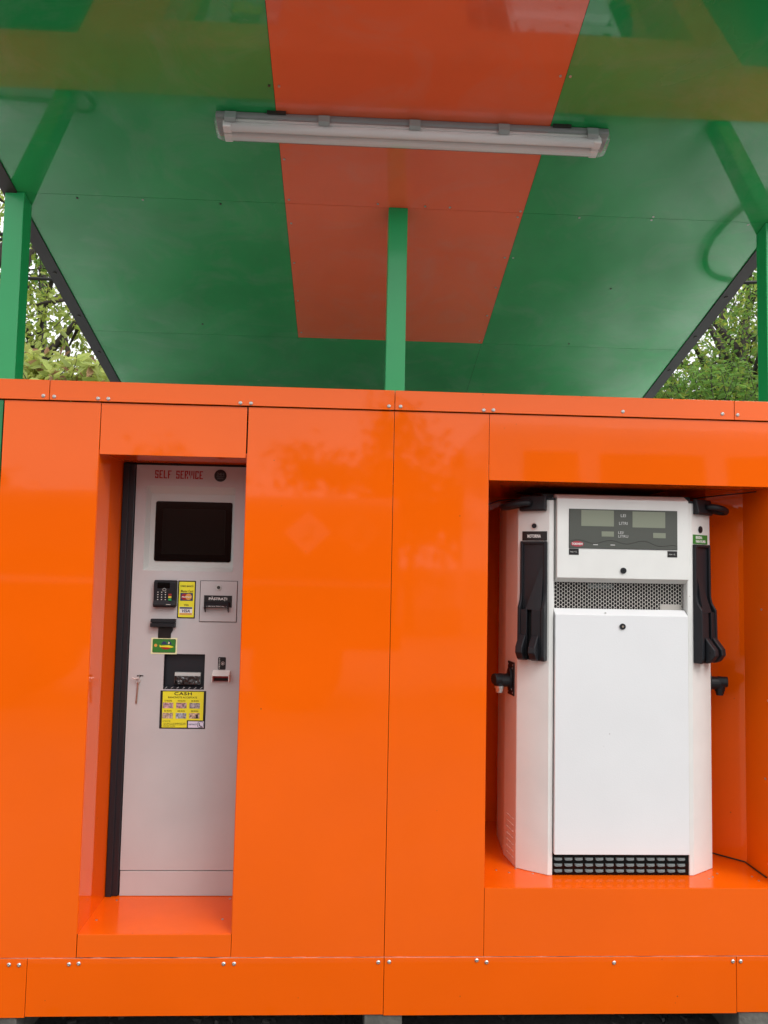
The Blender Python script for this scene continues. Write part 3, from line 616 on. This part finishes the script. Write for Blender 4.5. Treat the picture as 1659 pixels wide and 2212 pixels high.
for x0, z1 in ((.768, 1.6198), (1.1175, 1.6178)):
    b = bx('small_label', 'black_print', head, x0, x0+.0345, .0872, .0884, z1-.0215, z1)
    text('Vmin = 5L', x0+.004, x0+.028, z1-.0135, z1-.0085, .0870, 'print_grey', b, bold=.01)
def lock(par, x, z, y):
    l = MB().cyl((x, y, z), .0105, -.005, 'y', 24).build('lock', 'plastic', par, bevel=.001)
    MB().cyl((x, y-.005, z), .004, -.0006, 'y', 6).build('lock_core', 'brass' if z < 1.4 else 'dark', l)
lock(head, .960, 1.5465, .0885)
# honeycomb mesh
mx0, mx1, mz0, mz1 = .7195, 1.1900, 1.4100, 1.5035
k = MB(); R = .0054; wl = .72; ym = .128
dx_ = R*math.sqrt(3); dz_ = R*1.5; row = 0; z_ = mz0+R*.4
# rows stacked with flat-sided hexagons turned so that columns line up as in the photo
PV, PH, RV, RH = .0133, .0093, .0133/math.sqrt(3), .0093/1.5
nc = int((mx1-mx0)/PH)+1
for c_ in range(nc):
    cx = mx0+PH*.4+c_*PH
    for r_ in range(9):
        cz1 = mz0+(r_+(.5 if c_ % 2 else 0))*PV
        if cz1 > mz1+.003: continue
        hx = lambda q: [(cx+RH*q*math.cos(math.pi/3*i), cz1+RV*q*math.sin(math.pi/3*i)) for i in range(6)]
        o1, i1 = hx(1.0), hx(.87)
        b = k._a([(q[0], ym, q[1]) for q in o1]+[(q[0], ym, q[1]) for q in i1]+[(q[0], ym+.0015, q[1]) for q in i1])
        for i in range(6):
            j = (i+1) % 6; k.f.append((b+i, b+j, b+6+j, b+6+i)); k.f.append((b+6+i, b+6+j, b+12+j, b+12+i))
k.build('honeycomb_mesh', 'mesh', disp, recalc=False)
MB().box(.78+.07, .94, .1345, .1395, 1.482, 1.4985).build('inner_bracket', 'louvre', disp)
MB().box(1.11, 1.185, .1345, .1395, 1.411, 1.430).build('inner_bracket', 'mesh', disp)
# side strips between columns and head / mesh
for xa, xb in ((.7185, .7265), (1.1942, 1.198)): MB().box(xa, xb, .126, .139, 1.40, 1.80).build('inner_side', 'white', disp)
# lower door
k = MB(); k.prism([(.0885, .5815), (.0885, 1.391), (.116, 1.4105), (.139, 1.4105), (.139, .5815)], .7215, 1.1895, 'x'); door = k.build('lower_door', 'white_door', disp, bevel=.0015)
lock(door, .957, 1.353, .0885)
MB().cyl((.899, .094, 1.3985), .0035, -.001, 'y', 10).build('chip_mark', 'print_grey', door)
# louvred base grille
gr = MB().box(.7185, 1.1925, .104, .139, .5095, .5795).build('base_grille', 'glass', disp, bevel=.001)
for z_ in (.5635, .5435, .5245):
    for i in range(13):
        cx = .7385+i*.0356
        k = MB(); k.loft([[(cx-.0145, .1038, z_-.0035), (cx-.008, .1038, z_-.006), (cx+.008, .1038, z_-.006), (cx+.0145, .1038, z_-.0035), (cx+.0145, .1038, z_+.004), (cx-.0145, .1038, z_+.004)], [(cx-.012, .0975, z_-.0025), (cx-.007, .0975, z_-.0045), (cx+.007, .0975, z_-.0045), (cx+.012, .0975, z_-.0025), (cx+.012, .101, z_+.0035), (cx-.012, .101, z_+.0035)]])
        k.build('louvre', 'louvre', gr)
# holsters, buttons, labels and hose handles on both chamfers
for sgn in (-1, 1):
    A = Vector((DX+sgn*.350, .165)); B = Vector((DX+sgn*.2535, .100)); ud = (B-A).normalized(); nd = Vector((sgn*abs(ud.y), -abs(ud.x)))
    CH = Matrix(((ud.x, -nd.x, 0, A.x), (ud.y, -nd.y, 0, A.y), (0, 0, 1, 0), (0, 0, 0, 1)))   # local x = along chamfer (0 outer), y = into the column (-y outwards), z up
    F = lambda: MB(CH)
    F().cyl((.062, -.0005, 1.698), .0125, -.003, 'y', 24).build('button', 'steel' if sgn < 0 else 'plastic', disp, bevel=.001)
    F().cyl((.062, -.0037, 1.698), .0088, -.0015, 'y', 20).build('button_face', 'plastic', disp)
    lb = F().box(.017, .1085, -.0015, -.0005, 1.646, 1.679).build('fuel_label', 'black_print' if sgn < 0 else 'green_print', disp, label='black diesel name label' if sgn < 0 else 'green petrol name label')
    if sgn < 0: text('MOTORINA', .036, .086, 1.656, 1.668, -.0019, 'print_white', lb, mtx=CH, bold=.04)
    else:
        FL = CH @ Matrix(((-1, 0, 0, .1255), (0, 1, 0, 0), (0, 0, 1, 0), (0, 0, 0, 1)))
        text('BENZINA', .034, .075, 1.6645, 1.6745, -.0019, 'print_white', lb, mtx=FL, bold=.04)
        text('FARA PLUMB', .034, .095, 1.6505, 1.6605, -.0019, 'print_white', lb, mtx=FL, bold=.04)
    # holster
    H = bpy.data.objects.new('nozzle_holder', None); COL.objects.link(H); H.parent = disp
    u0, u1 = .013, .111
    def side(ua, ub):
        return F().prism([(-.0005, 1.644), (-.012, 1.644), (-.013, 1.46), (-.018, 1.437), (-.034, 1.412), (-.036, 1.300), (-.036, 1.245), (-.030, 1.229), (-.0005, 1.229)], ua, ub, 'x')
    k = side(u0, u0+.010); k2 = side(u1-.013, u1)
    k.build('rail', 'plastic', H, bevel=.0025); k2.build('rail', 'plastic', H, bevel=.0025)
    F().box(u0+.0101, u1-.0131, -.011, -.0008, 1.634, 1.6438).build('rail', 'plastic', H, bevel=.002)
    F().box(u0+.0101, u1-.0131, -.0025, -.0008, 1.38, 1.6338).build('back_plate', 'rubber', H)
    # sloping bed from the upper recess to the lower body
    F().loft([[(u1-.014, -.003, 1.58), (u1-.0132, -.003, 1.58), (u1-.0132, -.0026, 1.575), (u1-.014, -.0026, 1.575)], [(u0+.028, -.030, 1.405), (u1-.0132, -.030, 1.405), (u1-.0132, -.003, 1.40), (u0+.028, -.003, 1.40)]]).build('sloping_bed', 'plastic', H)
    # lower body in two halves with a slot between
    lo = [(-.003, 1.405), (-.031, 1.405), (-.033, 1.25), (-.029, 1.2295), (-.003, 1.2295)]
    F().prism(lo, u0+.0102, u0+.034, 'x').build('lower_body', 'plastic', H, bevel=.002)
    F().prism(lo, u0+.050, u1-.0132, 'x').build('lower_body', 'plastic', H, bevel=.002)
    F().box(u0+.0342, u0+.0498, -.010, -.003, 1.2295, 1.405).build('slot_bed', 'dark', H)
    # two ears with a hole
    for ua, ub in ((u0+.006, u0+.032), (u0+.052, u0+.078)):
        e = F().prism([(-.034, 1.318), (-.040, 1.312), (-.068, 1.278), (-.070, 1.258), (-.052, 1.236), (-.034, 1.229)], ua, ub, 'x').build('ear', 'plastic', H, bevel=.003)
        for q in (ua-.0004, ub+.0004): F().cyl((q-.0003, -.052, 1.268), .004, .0006, 'x', 10).build('ear_hole', 'dark', e)
    # hose handle at the top: mounting block and loop
    HB = F().prism([(-.0005, 1.750), (-.020, 1.750), (-.024, 1.756), (-.014, 1.804), (-.0005, 1.806)], .012, .108, 'x').build('hose_hook', 'plastic', disp, bevel=.004)
    lpn = []
    for i in range(25):
        a = 2*math.pi*i/24
        lpn.append((.012-.040*math.cos(a)*1.25-.010, -.028-.026*math.sin(a), 1.772+.012*math.cos(a)*(-1)*(-sgn*.0+1)*.6))
    k = F(); k.tube(lpn, .0085, 10, sy=1.35); k.build('hook_loop', 'plastic', HB, smooth=True)
    # hose outlet on the side
    sx = DX+sgn*.357; SD = Vector((sgn*.0165, .120)).normalized()
    PM = Matrix(((SD.x*1, sgn*SD.y, 0, sx), (SD.y, -sgn*SD.x if sgn < 0 else -SD.x, 0, .215), (0, 0, 1, 0), (0, 0, 0, 1)))
    # local x = rearwards along the side face, y = outwards
    P_ = lambda: MB(PM)
    k = P_(); k.box(-.030, .030, .0005, .005, 1.094, 1.212); fpl = k.build('hose_outlet', 'plastic', disp, bevel=.001)
    for px_, pz_ in ((-.023, 1.104), (.023, 1.104), (-.023, 1.202), (.023, 1.202), (-.012, 1.115), (-.018, 1.19)): P_().cyl((px_, .005, pz_), .003, .0015, 'y', 8).build('bolt', 'steel', fpl)
    k = P_(); k.prism([(.022*math.cos(a)*1.0, 1.152+.040*math.sin(a)) for a in np.linspace(0, 2*math.pi, 18)[:-1]], .005, .013, 'y'); k.build('flange', 'plastic', fpl, bevel=.001)
    k = P_(); k.tube([(0, .010, 1.146), (0, .045, 1.146)], .0235, 18); k.tube([(0, .047, 1.160), (0, .047, 1.127)], .019, 16); k.tube([(-.002, .040, 1.152), (-.010, .072, 1.152)], .019, 16); k.build('elbow', 'plastic', fpl, bevel=.002)
    k = P_(); k.cyl((0, .047, 1.128), .0175, -.010, 'z', 16); k.cyl((0, .047, 1.118), .0145, -.009, 'z', 6); k.cyl((0, .047, 1.109), .0125, -.006, 'z', 14); k.build('nut', 'steel' if sgn < 0 else 'plastic', fpl)
# cables at the top of the recess
o = MB().tube([(1.19, .30, 1.815), (1.26, .28, 1.816), (1.33, .25, 1.827), (1.40, .20, 1.834), (1.455, .12, 1.838)], .0022, 6).build('cable', 'cable'); tag(o, 'thin black cable above the right shoulder of the dispenser', 'cable')
o = MB().tube([(.66, .30, 1.803), (.60, .27, 1.803), (.55, .25, 1.795), (.50, .24, 1.775), (.47, .26, 1.77)], .0025, 6).build('cable', 'cable'); tag(o, 'thin black cable above the left shoulder of the dispenser', 'cable')
o = MB().tube([(1.30, .45, .513), (1.355, .33, .511), (1.38, .292, .5115), (1.45, .22, .511), (1.452, .08, .511)], .0022, 6).build('cable', 'cable'); tag(o, 'thin black cable on the recess floor right of the dispenser', 'cable')

# ------------------------------------------------------------------ things on the roof that mirror in the ceiling
loop = [(2.6, .45, 2.115), (2.25, .48, 2.115), (2.0, .50, 2.115), (1.86, .60, 2.12), (1.78, .74, 2.13), (1.77, .86, 2.13), (1.83, .97, 2.12), (1.95, 1.02, 2.115), (2.2, 1.04, 2.115), (2.6, 1.0, 2.115)]
def smooth_path(p, n=6):
    p = [Vector(q) for q in p]; out = []
    for i in range(len(p)-1):
        a, b, c, d = p[max(i-1, 0)], p[i], p[i+1], p[min(i+2, len(p)-1)]
        for j in range(n):
            t = j/n; out.append(.5*((2*b)+(c-a)*t+(2*a-5*b+4*c-d)*t*t+(3*b-a-3*c+d)*t**3))
    return out+[p[-1]]
o = MB().tube(smooth_path(loop), .014, 8).build('hose', 'cable', smooth=True); tag(o, 'black hose looped on the roof, mirrored in the right green ceiling', 'hose')
o = MB().tube(smooth_path([(-2.4, .26, 2.115), (-1.9, .23, 2.115), (-1.5, .24, 2.12), (-1.30, .25, 2.12), (-1.18, .28, 2.13), (-1.12, .25, 2.14), (-1.13, .21, 2.15)]), .010, 8).build('hose', 'cable', smooth=True); tag(o, 'black hose along the roof edge, mirrored in the left green ceiling', 'hose')

# ------------------------------------------------------------------ trees and bushes
def leaf_mb(k, c, size, d, nrm, asp=.5, droop=.2):
    d = d.normalized(); s = d.cross(nrm)
    if s.length < 1e-3: s = d.orthogonal()
    s.normalize(); n = s.cross(d)
    w_ = size*asp*.5
    k.v += [c, c+d*size*.35+s*w_+n*size*.05, c+d*size*.75+s*w_*.7-n*size*droop*.4, c+d*size-n*size*droop, c+d*size*.75-s*w_*.7-n*size*droop*.4, c+d*size*.35-s*w_+n*size*.05]
    b = len(k.v)-6; k.f += [(b, b+1, b+2, b+3), (b, b+3, b+4, b+5)]
def rv(r): return Vector((r.gauss(0, 1), r.gauss(0, 1), r.gauss(0, 1)))
def tree(name, base, h, crown_r, crown_z, nl, leaf, lm, label, cat='tree', group=None, seed=1, clumps=90, spread=.32, limbs=9, trunk_r=.14, lm2=None):
    r = random.Random(seed); base = Vector(base)
    t = thing(name, base, label, cat, group)
    k = MB(); cpts = []
    top = base+Vector((r.uniform(-.2, .2), r.uniform(-.2, .2), h*.72))
    k.tube([base, base.lerp(top, .35)+Vector((r.uniform(-.1, .1), r.uniform(-.1, .1), 0)), base.lerp(top, .7)+Vector((r.uniform(-.2, .2), 0, 0)), top], trunk_r, 9, trunk_r*.3)
    k.build('trunk', 'bark', t, smooth=True)
    k = MB(); C0 = base+Vector((0, 0, crown_z))
    for i in range(limbs):
        a = 2*math.pi*i/limbs+r.uniform(-.3, .3); st_ = base.lerp(top, r.uniform(.3, .95)); e = C0+Vector((math.cos(a)*crown_r[0]*r.uniform(.6, .95), math.sin(a)*crown_r[0]*r.uniform(.6, .95), crown_r[1]*r.uniform(-.6, .8)))
        m_ = st_.lerp(e, .5)+Vector((0, 0, r.uniform(-.1, .35)))+rv(r)*.1
        q = smooth_path([st_, m_, e], 5); k.tube(q, trunk_r*.42, 6, trunk_r*.08)
        for j in range(7):
            p0 = q[r.randrange(3, len(q))]; e2 = p0+rv(r).normalized()*r.uniform(.4, .9)*crown_r[0]*.5
            q2 = smooth_path([p0, p0.lerp(e2, .5)+rv(r)*.08, e2], 3); k.tube(q2, trunk_r*.13, 5, trunk_r*.03); cpts += [q2[-1], q2[len(q2)//2]]
            for _ in range(2):
                e3 = q2[-1]+rv(r).normalized()*r.uniform(.2, .45); k.tube([q2[-1], q2[-1].lerp(e3, .5)+rv(r)*.03, e3], trunk_r*.04, 4, trunk_r*.015); cpts.append(e3)
    k.build('limbs', 'bark', t, smooth=True)
    while len(cpts) < clumps:
        d = rv(r).normalized()*r.uniform(.45, 1); cpts.append(C0+Vector((d.x*crown_r[0], d.y*crown_r[0], d.z*crown_r[1])))
    k = MB(); kk = MB(); per = nl//len(cpts)
    for c in cpts:
        cs = spread*r.uniform(.6, 1.3); tilt = rv(r)*.4
        for _ in range(per):
            o = rv(r)*cs*.55; o.z *= .6; p = c+o; d = (o.normalized()*.6+rv(r)*.6+Vector((0, 0, -.3)))
            leaf_mb(kk if (lm2 and r.random() < .3) else k, p, leaf*r.uniform(.6, 1.3), d, Vector((0, 0, 1))+rv(r)*.6+tilt)
    k.build('crown', lm, t, recalc=False)
    if lm2: kk.build('crown', lm2, t, recalc=False, label='paler young leaves of the crown')
    return t
tree('broadleaf_tree', (-3.3, 4.6, 0), 6.5, (2.1, 2.2), 4.6, 14000, .06, 'leaf', 'tree with thick dark limbs behind the left end of the cabin', seed=3, limbs=10, trunk_r=.17, lm2='leaf3', clumps=160)
tree('broadleaf_tree', (-4.6, 8.5, 0), 8.5, (3.0, 3.0), 5.6, 8000, .09, 'leaf2', 'yellow green tree farther back behind the left end of the cabin', seed=5, clumps=200, lm2='leaf')
tree('broadleaf_tree', (4.4, 5.3, 0), 6.0, (2.2, 2.3), 4.3, 24000, .05, 'leaf2', 'dense green tree behind the right end of the cabin', seed=8, clumps=260, trunk_r=.12, lm2='leaf')
tree('broadleaf_tree', (5.8, 9.0, 0), 8.5, (3.2, 3.0), 5.6, 6000, .11, 'leaf', 'taller tree farther back behind the right end of the cabin', seed=11, clumps=220, lm2='leaf2')
def bush(name, base, rx, rz, zc, n, leaf, lm, label, seed, pair=True, lm2=None):
    r = random.Random(seed); base = Vector(base); t = thing(name, base, label, 'bush')
    st_ = MB(); k = MB(); kk = MB()
    for i in range(n):
        a = r.uniform(0, 2*math.pi); rr = rx*math.sqrt(r.random()); tip = base+Vector((rr*math.cos(a), rr*math.sin(a)*.7, zc+rz*r.uniform(-.6, 1)*(1-.4*rr/rx)))
        root = base+Vector((rr*.2*math.cos(a), rr*.2*math.sin(a), zc*.5)); mid = root.lerp(tip, .5)+Vector((0, 0, .35))+rv(r)*.12
        q = smooth_path([root, mid, tip], 6); st_.tube(q[9:], .003, 4, .0015)
        d0 = (q[-1]-q[-2]).normalized()
        for j, p in enumerate(q[5:]):
            for s in range(3):
                d = (Vector((math.cos(a+s*2.1+j), math.sin(a+s*2.1+j), -.45))+d0*.4+rv(r)*.45)
                leaf_mb(kk if (lm2 and r.random() < .16) else k, p, leaf*r.uniform(.6, 1.15), d, Vector((0, 0, .6))+rv(r)*.7, .42, .3)
    st_.build('stem', 'bark', t, smooth=True); k.build('foliage', lm, t, recalc=False)
    if lm2: kk.build('foliage', lm2, t, recalc=False, label='reddish young leaves')
bush('leafy_bush', (-2.15, 3.1, 0), .75, .5, 2.62, 300, .115, 'leaf3', 'bush with large drooping pale leaves and reddish tips above the cabin roof at left', 21, lm2='leafr')
bush('leafy_bush', (3.1, 3.6, 0), .95, .6, 2.75, 800, .06, 'leaf2', 'bush with small fresh green leaves above the cabin roof at right', 23, lm2='leaf')
for i, (z_, lab) in enumerate(((3.93, 'upper double black wire crossing in front of the left tree'), (3.60, 'lower single black wire crossing in front of the left tree'))):
    k = MB(); pts = [(-9+14*q/20, 3.2, z_+.05-.02*q/20+.0035*(q-10)**2) for q in range(21)]
    k.tube(pts, .013, 6)
    if i == 0: k.tube([(p[0], p[1], p[2]-.04) for p in pts], .011, 6)
    tag(k.build('overhead_wire', 'cable'), lab, 'wire')

# ------------------------------------------------------------------ behind the camera: what the glossy panels mirror
for i, (x, y, s) in enumerate(((-9, -15, 1.0), (-4.5, -17, .9), (1.5, -16, 1.15), (-13, -19, 1.3))):
    tree('roadside_tree', (x, y, 0), 4.3*s, (2.6*s, 1.4*s), 2.9*s, 5000, .22, 'leafd', ['dark tree across the yard facing the terminal', 'smaller dark tree across the yard', 'broad dark tree across the yard facing the middle seam', 'tall dark tree at the far corner of the yard'][i], seed=40+i, clumps=70, spread=.5, limbs=6)
bd = thing('building', (9, -20, 0), 'pale rendered building across the yard facing the pump', 'building')
MB().box(4, 16, -26, -20, 0, 5.2).build('wall', 'facadew', bd); MB().box(3.7, 16.3, -26.3, -19.7, 5.2, 5.5).build('roof', 'concrete', bd)
for x in np.arange(5, 15.5, 2.3):
    for z_ in (.9, 3.2): MB().box(x, x+1.2, -20.0, -19.95, z_, z_+1.3).build('window', 'window', bd)
van = thing('parked_van', (4.0, -6.6, 0), 'tall white van parked in the yard facing the pump', 'van')
MB().prism([(-5.62, .4), (-5.60, 1.3), (-5.66, 1.6), (-5.80, 3.05), (-5.95, 3.2), (-7.4, 3.2), (-7.6, 3.1), (-7.65, .4)], 1.5, 6.6, 'x').build('body', 'vanw', van, bevel=.05)
for x0, x1 in ((1.9, 2.5), (2.75, 3.95), (4.2, 5.4)): MB().prism([(-5.69, 2.25), (-5.765, 2.85), (-5.78, 2.85), (-5.71, 2.25)], x0, x1, 'x').build('window', 'window', van)
for x in (2.4, 5.6):
    for y in (-5.66, -7.5): MB().cyl((x, y, .36), .36, .2, 'y', 24).build('wheel', 'tyre', van)
tk_ = thing('tank_truck', (-2.3, -6.4, 0), 'orange tank truck with two diamond placards parked in the yard', 'truck')
n = 32; MB().prism([(-6.4+.80*math.cos(2*math.pi*i/n), 1.62+.72*math.sin(2*math.pi*i/n)) for i in range(n)], -5.4, .55, 'x').build('tank', 'tankr', tk_, smooth=False)
MB().box(-5.6, .6, -7.0, -5.9, .60, .88).build('chassis', 'dark', tk_)
MB().box(-5.3, .5, -5.66, -5.62, 1.30, 1.36).build('side_rail', 'steel', tk_)
for cx in (-.43, .108):
    b = MB().prism([(cx, 1.64), (cx+.245, 1.885), (cx, 2.13), (cx-.245, 1.885)], -5.60, -5.585, 'y').build('placard', 'print_white' if cx < 0 else 'dull_orange', tk_)
    k = MB(); k.prism([(cx-.10, 1.80), (cx+.10, 1.80), (cx+.03, 1.83), (cx-.03, 1.83)], -5.584, -5.582, 'y'); k.tube([(cx+.03, -5.583, 1.82), (cx+.035, -5.583, 1.95)], .012, 5); k.tube([(cx+.03, -5.583, 1.90), (cx+.075, -5.583, 1.97)], .007, 4); k.tube([(cx+.033, -5.583, 1.92), (cx-.01, -5.583, 1.98)], .007, 4); k.build('emblem', 'black_print', b)
for x in (-4.8, -3.7, -.5):
    for y in (-5.75, -7.2): MB().cyl((x, y, .48), .48, .25, 'y', 24).build('wheel', 'tyre', tk_)
